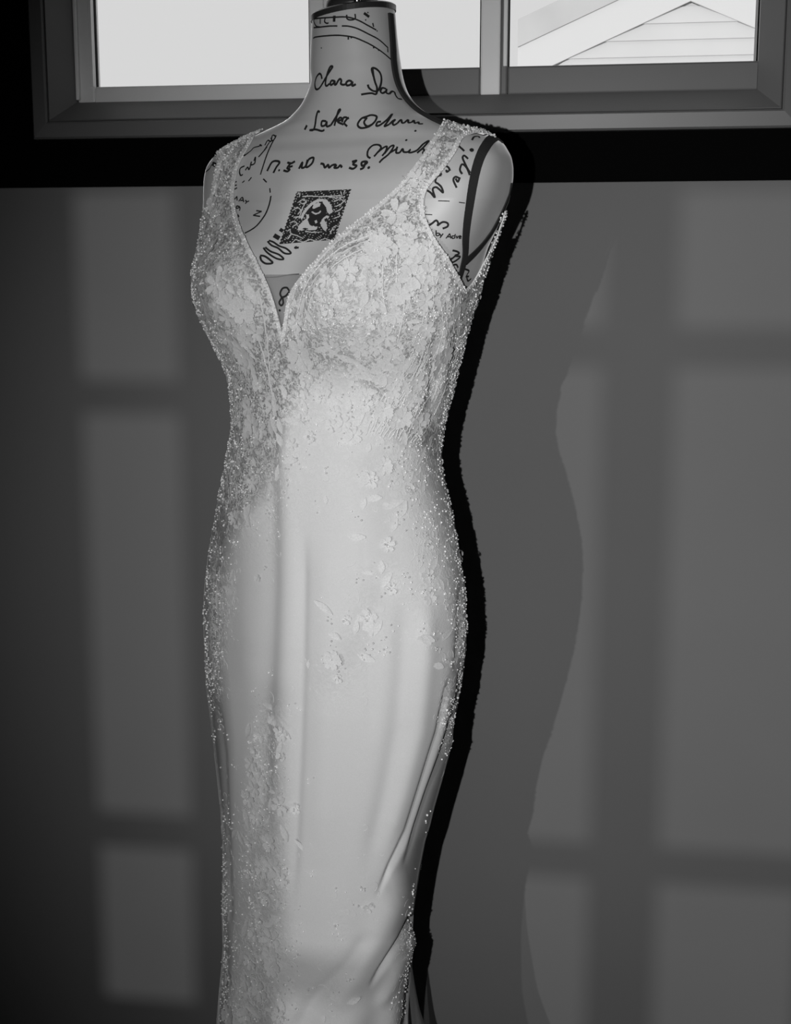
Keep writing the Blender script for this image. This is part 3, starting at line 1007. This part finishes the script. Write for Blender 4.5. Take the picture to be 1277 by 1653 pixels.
def lined_value(q, z, facing):
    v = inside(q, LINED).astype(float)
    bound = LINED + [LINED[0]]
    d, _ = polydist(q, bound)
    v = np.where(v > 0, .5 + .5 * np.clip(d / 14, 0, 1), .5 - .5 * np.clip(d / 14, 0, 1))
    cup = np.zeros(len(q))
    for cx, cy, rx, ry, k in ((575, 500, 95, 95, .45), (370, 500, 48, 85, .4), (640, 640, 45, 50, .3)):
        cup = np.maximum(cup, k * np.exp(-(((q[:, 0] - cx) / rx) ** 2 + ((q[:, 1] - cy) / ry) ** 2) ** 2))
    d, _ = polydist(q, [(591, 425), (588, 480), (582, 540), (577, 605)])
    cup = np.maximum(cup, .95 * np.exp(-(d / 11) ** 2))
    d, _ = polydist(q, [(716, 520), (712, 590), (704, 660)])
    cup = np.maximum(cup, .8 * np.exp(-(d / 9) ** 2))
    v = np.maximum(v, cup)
    # lace panel colour darkened: painted shading of raised lace and beads, plus sheer netting
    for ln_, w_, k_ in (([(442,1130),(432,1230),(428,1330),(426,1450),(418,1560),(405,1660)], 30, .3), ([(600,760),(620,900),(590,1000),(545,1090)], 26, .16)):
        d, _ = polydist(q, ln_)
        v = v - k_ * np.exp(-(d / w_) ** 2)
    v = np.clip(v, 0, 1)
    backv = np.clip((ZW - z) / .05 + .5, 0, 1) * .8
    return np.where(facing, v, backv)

# vertices of the cloth as sampling sites, weighted by how dense the lace is there
def density(px, z, facing):
    x, y = px[:, 0], px[:, 1]
    d = np.zeros(len(px))
    d = np.where(y < 690, 1.0, d)                                     # bodice
    d = np.where((y >= 690) & (y < 900), np.clip((900 - y) / 260, 0, .55), d)
    def blob(cx, cy, rx, ry, k):
        return k * np.exp(-((x - cx) / rx) ** 2 - ((y - cy) / ry) ** 2)
    e = np.zeros(len(px))
    for b in ((395, 760, 45, 110, .9), (438, 760, 14, 130, .9), (600, 780, 60, 80, .35), (690, 880, 30, 130, .55), (630, 930, 60, 50, .35), (590, 1000, 60, 90, .3), (545, 1090, 60, 60, .3),
              (352, 1000, 16, 120, 1.0), (372, 960, 14, 60, .7), (742, 1020, 12, 110, 1.0), (725, 880, 12, 120, .7), (720, 1150, 12, 60, .7), (690, 1010, 22, 60, .3),
              (440, 1180, 28, 50, .8), (430, 1260, 28, 60, .9), (415, 1330, 28, 50, .8), (450, 1320, 28, 40, .6), (430, 1420, 40, 60, 1.0), (425, 1520, 45, 60, 1.0), (415, 1610, 55, 60, .9),
              (365, 1600, 12, 70, .7), (362, 1420, 6, 100, .6), (545, 1500, 16, 60, .3), (535, 1600, 20, 50, .3), (655, 1530, 10, 50, .8), (640, 1640, 14, 60, .5), (590, 1420, 20, 60, .15)):
        e = np.maximum(e, blob(*b))
    d = np.maximum(d, np.where(y >= 690, e, 0))
    bright = inside(px, [(500, 640), (560, 610), (620, 720), (640, 900), (500, 900), (470, 760)])
    d = np.where(bright, d * .5, d)
    bk = np.where(z > ZW, .7, np.clip(.5 - (ZW - z) / .5, .05, .5))
    return np.where(facing, d, bk)

# bodice
P, N, q, facing = gown_points(ug, zb)
keep = np.where(facing, inside(q, POLY), P[:, 2] < Z_BACK)
Q = gridquads(len(zb), NU)
kq = keep[Q].sum(1) >= 3
Q2 = Q[kq]
lace_b = np.clip(density(q, P[:, 2], facing), 0, 1)
used = np.zeros(len(P), bool); used[Q2.ravel()] = True
remap = np.cumsum(used) - 1
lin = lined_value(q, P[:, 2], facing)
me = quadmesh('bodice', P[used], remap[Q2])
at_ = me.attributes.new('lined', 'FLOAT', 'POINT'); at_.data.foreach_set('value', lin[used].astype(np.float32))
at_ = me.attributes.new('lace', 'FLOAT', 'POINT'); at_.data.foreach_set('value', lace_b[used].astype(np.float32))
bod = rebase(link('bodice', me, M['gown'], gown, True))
# full un-cut surface for laying trims
full_tree_b = (P.copy(), Q.copy(), keep.copy())
# skirt
P2, N2, q2, fac2 = gown_points(ug, zsk)
Qs = gridquads(len(zsk), NU)
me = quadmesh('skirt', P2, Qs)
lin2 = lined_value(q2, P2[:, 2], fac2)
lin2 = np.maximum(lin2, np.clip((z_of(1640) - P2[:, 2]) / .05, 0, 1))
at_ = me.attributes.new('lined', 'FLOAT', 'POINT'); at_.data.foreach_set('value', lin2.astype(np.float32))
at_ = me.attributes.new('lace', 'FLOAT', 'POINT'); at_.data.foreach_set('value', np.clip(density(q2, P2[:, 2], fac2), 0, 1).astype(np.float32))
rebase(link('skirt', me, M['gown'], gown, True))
GV = np.vstack([P, P2]); GQ = np.vstack([Q, Qs + len(P)])
GN = np.vstack([N, N2])
GF = np.concatenate([facing, fac2]); GK = np.concatenate([keep, np.ones(len(P2), bool)]); GPX = np.vstack([q, q2])
gtree = BVHTree.FromPolygons([Vector(v) for v in GV], [tuple(t) for t in GQ.tolist()])

# ---- lace pieces
class Cloud:
    def __init__(s): s.V, s.F, s.n = [], [], 0
    def add(s, V, Fc):
        s.V.append(V); s.F.append(np.asarray(Fc) + s.n); s.n += len(V)
    def build(s, name, m, parent, smooth=True):
        me = quadmesh(name, np.vstack(s.V), np.vstack(s.F))
        o = rebase(link(name, me, m, parent, smooth)); o['kind'] = 'stuff'
        return o

t_ = (1 + 5 ** .5) / 2
ICO = np.array([(-1,t_,0),(1,t_,0),(-1,-t_,0),(1,-t_,0),(0,-1,t_),(0,1,t_),(0,-1,-t_),(0,1,-t_),(t_,0,-1),(t_,0,1),(-t_,0,-1),(-t_,0,1)]) / math.sqrt(1 + t_ * t_)
ICF = np.array([(0,11,5),(0,5,1),(0,1,7),(0,7,10),(0,10,11),(1,5,9),(5,11,4),(11,10,2),(10,7,6),(7,1,8),(3,9,4),(3,4,2),(3,2,6),(3,6,8),(3,8,9),(4,9,5),(2,4,11),(6,2,10),(8,6,7),(9,8,1)])
beads = Cloud()
crystals = Cloud()
def bead(p, nrm, r):
    (crystals if rng.random() < .42 else beads).add(np.array(p) + np.array(nrm) * r * .6 + ICO * r, ICF)

thread = Cloud()
def cord(pts, nrms, r):
    """four-sided cord along 3D points lying on the cloth"""
    pts = np.array(pts); nrms = np.array(nrms)
    m = len(pts)
    if m < 2: return
    t = np.gradient(pts, axis=0)
    t /= np.linalg.norm(t, axis=1, keepdims=True) + 1e-9
    sd = np.cross(t, nrms)
    c0 = pts + nrms * r * .5
    V = np.stack([c0 + sd * r, c0 + nrms * r, c0 - sd * r], 1).reshape(-1, 3)
    f = []
    for i in range(m - 1):
        for j in range(2):
            f.append((i * 3 + j, i * 3 + j + 1, (i + 1) * 3 + j + 1, (i + 1) * 3 + j))
    thread.add(V, f)

def onpx(line, n=8, tree=None):
    out = []
    for x, y in catmull(line, n):
        l, nn = hit(x, y, tree or gtree)
        if l is not None and (not out or (l - out[-1][0]).length < .03): out.append((l, nn))
    return out

def resample(pn, step):
    P = np.array([tuple(a) for a, b in pn]); Nn = np.array([tuple(b) for a, b in pn])
    L = np.concatenate([[0], np.cumsum(np.linalg.norm(np.diff(P, axis=0), axis=1))])
    t = np.arange(0, L[-1], step)
    return np.stack([np.interp(t, L, P[:, k]) for k in range(3)], 1), np.stack([np.interp(t, L, Nn[:, k]) for k in range(3)], 1)

# edge trims: a corded edge with rows of beads
def edge(name, line, w=.0030, rows=2, frill=.0):
    s = Strip()
    s.stroke(line, w, .0004, gtree, 8, thick=.0016)
    s.build(name, M['lace'], gown)
    pn = onpx(line)
    P_, N_ = resample(pn, .0042)
    for k in range(rows):
        for i in range(len(P_)):
            t = P_[min(i + 1, len(P_) - 1)] - P_[max(i - 1, 0)]
            sd = np.cross(t, N_[i]); sd /= np.linalg.norm(sd) + 1e-9
            o_ = (k - (rows - 1) / 2) * .0042 + rng.normal(0, .0006)
            if rng.random() < .85:
                bead(P_[i] + sd * o_ + N_[i] * .0018, N_[i], rng.uniform(.0010, .0017))
edge('neckline_trim', NECK_L)
edge('neckline_trim', NECK_R)
edge('strap_trim', STRAP_L[:-1])
edge('armhole_trim', ARM_R)
# frilled lace over the shoulder tops
def frill(line, n):
    pn = onpx(line)
    if len(pn) < 3: return
    P_, N_ = resample(pn, .002)
    for i in range(len(P_)):
        for k in range(n):
            c_, n_, _, _ = gtree.find_nearest(Vector(P_[i] + rng.normal(0, .0045, 3)))
            bead(Vector(c_) + Vector((0, 0, rng.uniform(0, .003))), Vector((0, 0, 1)), rng.uniform(.001, .0019))
frill([(352,250),(362,238),(374,229),(390,221),(408,216)], 5)
frill([(724,205),(740,206),(758,210),(776,214),(794,219)], 5)
frill([(356,262),(378,240),(396,228)], 2)

# flower and leaf motifs
def petal_flower(npet, rad, cup, seed):
    r2 = np.random.default_rng(seed)
    V, Fc = [], []
    for k in range(npet):
        a0 = 2 * math.pi * k / npet + r2.normal(0, .1)
        L = rad * r2.uniform(.85, 1.1); wd = rad * r2.uniform(.26, .36)
        b = len(V)
        for i, t in enumerate((0.08, .4, .75, 1.0)):
            wv = wd * (.25, .8, 1.0, .55)[i]
            for j, sft in enumerate((-1, 0, 1)):
                x = L * (t - (.08 if j == 1 and i == 3 else 0)); y = wv * sft
                z = cup * t * t + abs(sft) * .05 * rad * math.sin(t * 3) + .012 * rad
                V.append((x * math.cos(a0) - y * math.sin(a0), x * math.sin(a0) + y * math.cos(a0), z + .0006 * k))
        for i in range(3):
            for j in range(2):
                Fc.append((b + i * 3 + j, b + (i + 1) * 3 + j, b + (i + 1) * 3 + j + 1, b + i * 3 + j + 1))
    me = mesh('lace_flower', V, Fc)
    me.materials.append(M['lace'])
    me.polygons.foreach_set('use_smooth', np.ones(len(me.polygons), bool))
    return me
def leaf_mesh(L, wd, seed):
    V, Fc = [], []
    n = 6
    for i in range(n):
        t = i / (n - 1)
        wv = wd * math.sin(math.pi * min(max(t, .06), .96)) ** .8
        yb = .25 * wd * math.sin(t * 2.5)
        for j, sft in enumerate((-1, 0, 1)):
            V.append((L * (t - .5), wv * sft + yb, .0004 + .0006 * abs(sft) + .0006 * math.sin(math.pi * t)))
    for i in range(n - 1):
        for j in range(2):
            Fc.append((i * 3 + j, (i + 1) * 3 + j, (i + 1) * 3 + j + 1, i * 3 + j + 1))
    me = mesh('lace_leaf', V, Fc)
    me.materials.append(M['lace'])
    me.polygons.foreach_set('use_smooth', np.ones(len(me.polygons), bool))
    return me
FLOW = [petal_flower(5, .017, .0016, 1), petal_flower(6, .014, .0014, 2), petal_flower(5, .011, .0018, 3), petal_flower(7, .017, .0014, 4)]
LEAF = [leaf_mesh(.030, .0065, 1), leaf_mesh(.022, .0055, 2), leaf_mesh(.036, .0055, 3)]
gl = Vector(gown.location)
counts = {'lace_flower': 0, 'lace_leaf': 0}
def place(name, me, l, nn, rot, sc_=1.0):
    if counts[name] >= 295: return
    counts[name] += 1
    z = Vector(nn).normalized(); x = Vector((0, 0, 1)) - z * z.z
    x = x.normalized() if x.length > 1e-3 else z.orthogonal().normalized()
    y = z.cross(x)
    m_ = Matrix((x, y, z)).transposed().to_4x4() @ Matrix.Rotation(rot, 4, 'Z') @ Matrix.Scale(sc_, 4)
    m_.translation = Vector(l) + z * .0006 - gl
    o = bpy.data.objects.new(name, me)
    COL.objects.link(o)
    o.parent = gown
    o.matrix_local = m_
    return o

def curl(l, nn, size, r):
    """a small embroidered scroll"""
    z = Vector(nn).normalized(); x = z.orthogonal().normalized(); y = z.cross(x)
    a0 = rng.uniform(0, 6.28); k = rng.uniform(1.5, 5) * rng.choice([-1, 1]); m = 9
    p = Vector((0, 0, 0)); pts, ns = [], []
    for i in range(m):
        an = a0 + k * (i / m) ** 1.4
        p = p + (x * math.cos(an) + y * math.sin(an)) * size / m
        pts.append(l + p)
        ns.append(tuple(z))
    out = []
    for p in pts:
        c_, n_, i_, d_ = gtree.find_nearest(p)
        out.append(tuple(c_) if c_ is not None else tuple(p))
    cord(out, ns, r)

DEN = density(GPX, GV[:, 2], GF) * GK
area_w = np.ones(len(GV)); area_w[len(P):] *= (zsk[1] - zsk[0]) / (zb[1] - zb[0])
rr = np.linalg.norm(GV[:, :2] - AX, axis=1); area_w *= rr / .15
pr = DEN * area_w; pr /= pr.sum()
def sample(n, mask=None):
    p = pr if mask is None else pr * mask / (pr * mask).sum()
    return rng.choice(len(GV), n, p=p)

front = GF * (GPX[:, 1] < 1700)
vdir = CAM - GV; vdir /= np.linalg.norm(vdir, axis=1, keepdims=True)
edge_px = np.full(len(GV), 1e9)
for ln_ in (NECK_L, NECK_R, STRAP_L, ARM_R):
    edge_px = np.minimum(edge_px, polydist(GPX, ln_)[0])
room_c = np.where(GF, edge_px > 11, True) * 1.0
flat_on = (edge_px > 17) * ((GN * vdir).sum(1) > .45) * (GPX[:, 1] > 335)
# beads scattered in little clusters
for i in sample(2100, front * 1.0 + (~GF) * .25):
    l, nn = GV[i], GN[i]
    for k in range(rng.integers(1, 6)):
        j = l + rng.normal(0, .0045, 3)
        c_, n_, _, _ = gtree.find_nearest(Vector(j))
        if n_.dot(Vector(nn)) < 0: n_ = -n_
        bead(c_, n_, rng.uniform(.0008, .0017))
# beads standing along the visible side outlines
for side in (0, 1):
    for y in np.arange(345 if side else 352, 1650, 3.1):
        if side == 0 and 1130 < y < 1370 and rng.random() < .9: continue
        if side == 1 and 1180 < y < 1430 and rng.random() < .75: continue
        if rng.random() < .35: continue
        x = (Lf(y) + rng.uniform(0, 5)) if side == 0 else (Rf(y) - rng.uniform(0, 6))
        l, nn = hit(x, y, gtree)
        if l is None: continue
        if side == 1 and y < 470 and not (x > 775): continue
        bead(l, nn, rng.uniform(.0011, .002))
# embroidery scrolls
for i in sample(4200, room_c * (front * 1.0 + (~GF) * .2)):
    curl(Vector(GV[i]), GN[i], rng.uniform(.007, .022), rng.uniform(.0003, .00055))
# fan of beaded strands over the side of the bust
c0 = np.array([(688,462),(682,530),(652,590),(612,650),(590,700)]); c1 = np.array([(742,480),(738,560),(716,630),(690,690),(672,716)])
for k in range(17):
    t = k / 16
    ln = c0 * (1 - t) + c1 * t + rng.normal(0, 2.0, c0.shape)
    pn = onpx(ln[rng.integers(0, 2):], 8)
    if len(pn) > 3:
        P_, N_ = resample(pn, .003)
        P_ = P_ + rng.normal(0, .0004, P_.shape)
        cord(P_, N_, .0009)
        for i in range(0, len(P_), 2):
            if rng.random() < .35: bead(P_[i], N_[i], rng.uniform(.0008, .0013))
for off in (0, 7, 15, 24):
    ln = [(476 + off, 530), (490 + off, 470 + off * .4), (520 + off, 425 + off * .5), (565 + off, 392 + off * .8), (620 + off, 372 + off)]
    pn = onpx(ln, 10); P_, N_ = resample(pn, .003); cord(P_ + rng.normal(0, .0003, P_.shape), N_, .001)
    for i in range(0, len(P_), 2):
        if rng.random() < .5: bead(P_[i], N_[i], .0011)
for ln in ([(620,395),(618,470),(626,540),(615,600)], [(640,400),(640,470),(636,530)], [(655,440),(652,500),(640,560)], [(418,470),(430,540),(436,600)], [(395,440),(410,520),(430,590),(440,640)]):
    pn = onpx(ln, 10); P_, N_ = resample(pn, .003); cord(P_ + rng.normal(0, .0003, P_.shape), N_, .0011)
# flowers and leaves: those that stand out in the photograph, then the general scatter
for (x, y, f, s_) in ((392,570,3,1.0),(368,545,0,.9),(350,460,0,1.0),(392,500,3,1.1),(345,400,1,1.0),(420,620,1,1.0),(485,570,3,1.1),(480,520,1,.9),(500,600,0,1.0),(540,560,1,.8),(560,440,0,.9),(610,400,3,1.1),
                      (640,345,0,1.1),(655,380,3,.9),(690,440,1,1.0),(665,445,3,1.1),(690,400,2,1.0),(620,600,3,1.1),(640,610,1,.9),(530,500,2,1.0),(590,650,1,.9),(345,330,1,.9),(352,290,2,.9),(700,250,2,.9),(675,290,1,.9),
                      (360,250,2,.9),(640,560,2,1.0),(600,520,2,.9),(595,1000,0,.9),(625,880,1,.8),(690,930,1,.8),(690,880,2,.8),(630,950,2,.9),(598,775,1,.9),(660,790,2,.8),(500,705,2,.9),(520,640,1,.8),
                      (455,1185,1,.9),(418,1190,2,.9),(416,1215,2,.8),(455,1220,2,.8),(430,1262,1,.9),(402,1290,0,.8),(415,1318,1,.9),(452,1300,0,.9),(478,1305,2,.9),(435,1360,1,1.0),(425,1400,0,.9),(455,1420,1,.9),(402,1408,2,.9),
                      (430,1450,2,1.0),(420,1490,2,.9),(440,1515,0,1.0),(405,1550,1,1.0),(440,1560,3,.9),(420,1600,0,1.0),(450,1640,1,.9),(372,1580,1,.9),(370,1640,2,.9),(395,1640,1,1.0),(560,1000,2,.7),(545,1095,2,.7)):
    l, nn = hit(x, y, gtree)
    if l is None: continue
    place('lace_flower', FLOW[f], l, nn, rng.uniform(0, 6.28), s_)
    for k in range(7):
        an = k * .9; c_, n_, _, _ = gtree.find_nearest(l + Vector(rng.normal(0, .0022, 3)))
        bead(Vector(c_) + nn * .003, nn, rng.uniform(.0009, .0015))
for (x, y, ro, s_) in ((378,548,.6,1.1),(598,1005,.1,1.2),(650,590,2.2,1.0),(405,470,.5,1),(440,690,.1,.9),(400,1320,.2,1.0),(425,1285,.2,.8),(665,420,1.9,1)):
    l, nn = hit(x, y, gtree)
    if l is not None: place('lace_leaf', LEAF[0], l, nn, ro, s_)
for i in sample(130, flat_on * (front * (GPX[:, 1] < 720) + front * .4) + (~GF) * .12):
    place('lace_flower', FLOW[rng.integers(0, 4)], GV[i], GN[i], rng.uniform(0, 6.28), rng.uniform(.55, .95))
for i in sample(230, flat_on * front * 1.0 + (~GF) * .15):
    place('lace_leaf', LEAF[rng.integers(0, 3)], GV[i], GN[i], rng.uniform(0, 6.28), rng.uniform(.5, .95))
thread.build('embroidery', M['thread'], gown)
beads.build('beads', M['bead'], gown)
crystals.build('crystals', M['crystal'], gown)

# sheer panel in the V of the neckline
V, Fc = [], []
rowsv = np.linspace(444, 556, 16)
nl = np.array(NECK_L); nr = np.array(NECK_R[::-1])
for y in rowsv:
    xa = np.interp(y, nl[:, 1], nl[:, 0]) - 3
    xb = np.interp(y, nr[:, 1], nr[:, 0]) + 3
    for t in np.linspace(0, 1, 10):
        l, nn = hit(xa + (xb - xa) * t, y)
        V.append(tuple(l + nn * .0025))
Fc = [(i * 10 + j, i * 10 + j + 1, (i + 1) * 10 + j + 1, (i + 1) * 10 + j) for i in range(15) for j in range(9)]
rebase(link('modesty_panel', mesh('modesty_panel', V, Fc), M['modesty'], gown, True))

# train: a sheer godet flaring from the back of the skirt
V, Fc = [], []
nz_, nt_ = 40, 26
for i in range(nz_):
    t = i / (nz_ - 1)
    z = z_of(1540) * (1 - t) + .008 * t
    a, c, bf, bb, n = params(z)
    for j in range(nt_):
        s_ = j / (nt_ - 1)
        u = -math.pi * (0.06 + .88 * s_)
        k = 1.02 + .9 * t ** .65 * math.sin(math.pi * min(1, s_ * 1.15 + .08)) ** .5 * (1 + .05 * math.sin(s_ * 22)) if s_ < .8 else 1.02
        x, y = ring(np.array([u]), np.array([z]), a, c, bf, bb, n)
        V.append(tuple(ring_world(x * (1.0 + .62 * t), np.maximum(y * k, -.285), np.array([z]), c)[0]))
Fc = [(i * nt_ + j, i * nt_ + j + 1, (i + 1) * nt_ + j + 1, (i + 1) * nt_ + j) for i in range(nz_ - 1) for j in range(nt_ - 1)]
rebase(link('train', mesh('train', V, Fc), M['tulle'], gown, True))
print('beads', len(beads.V), 'cords', len(thread.V), counts)
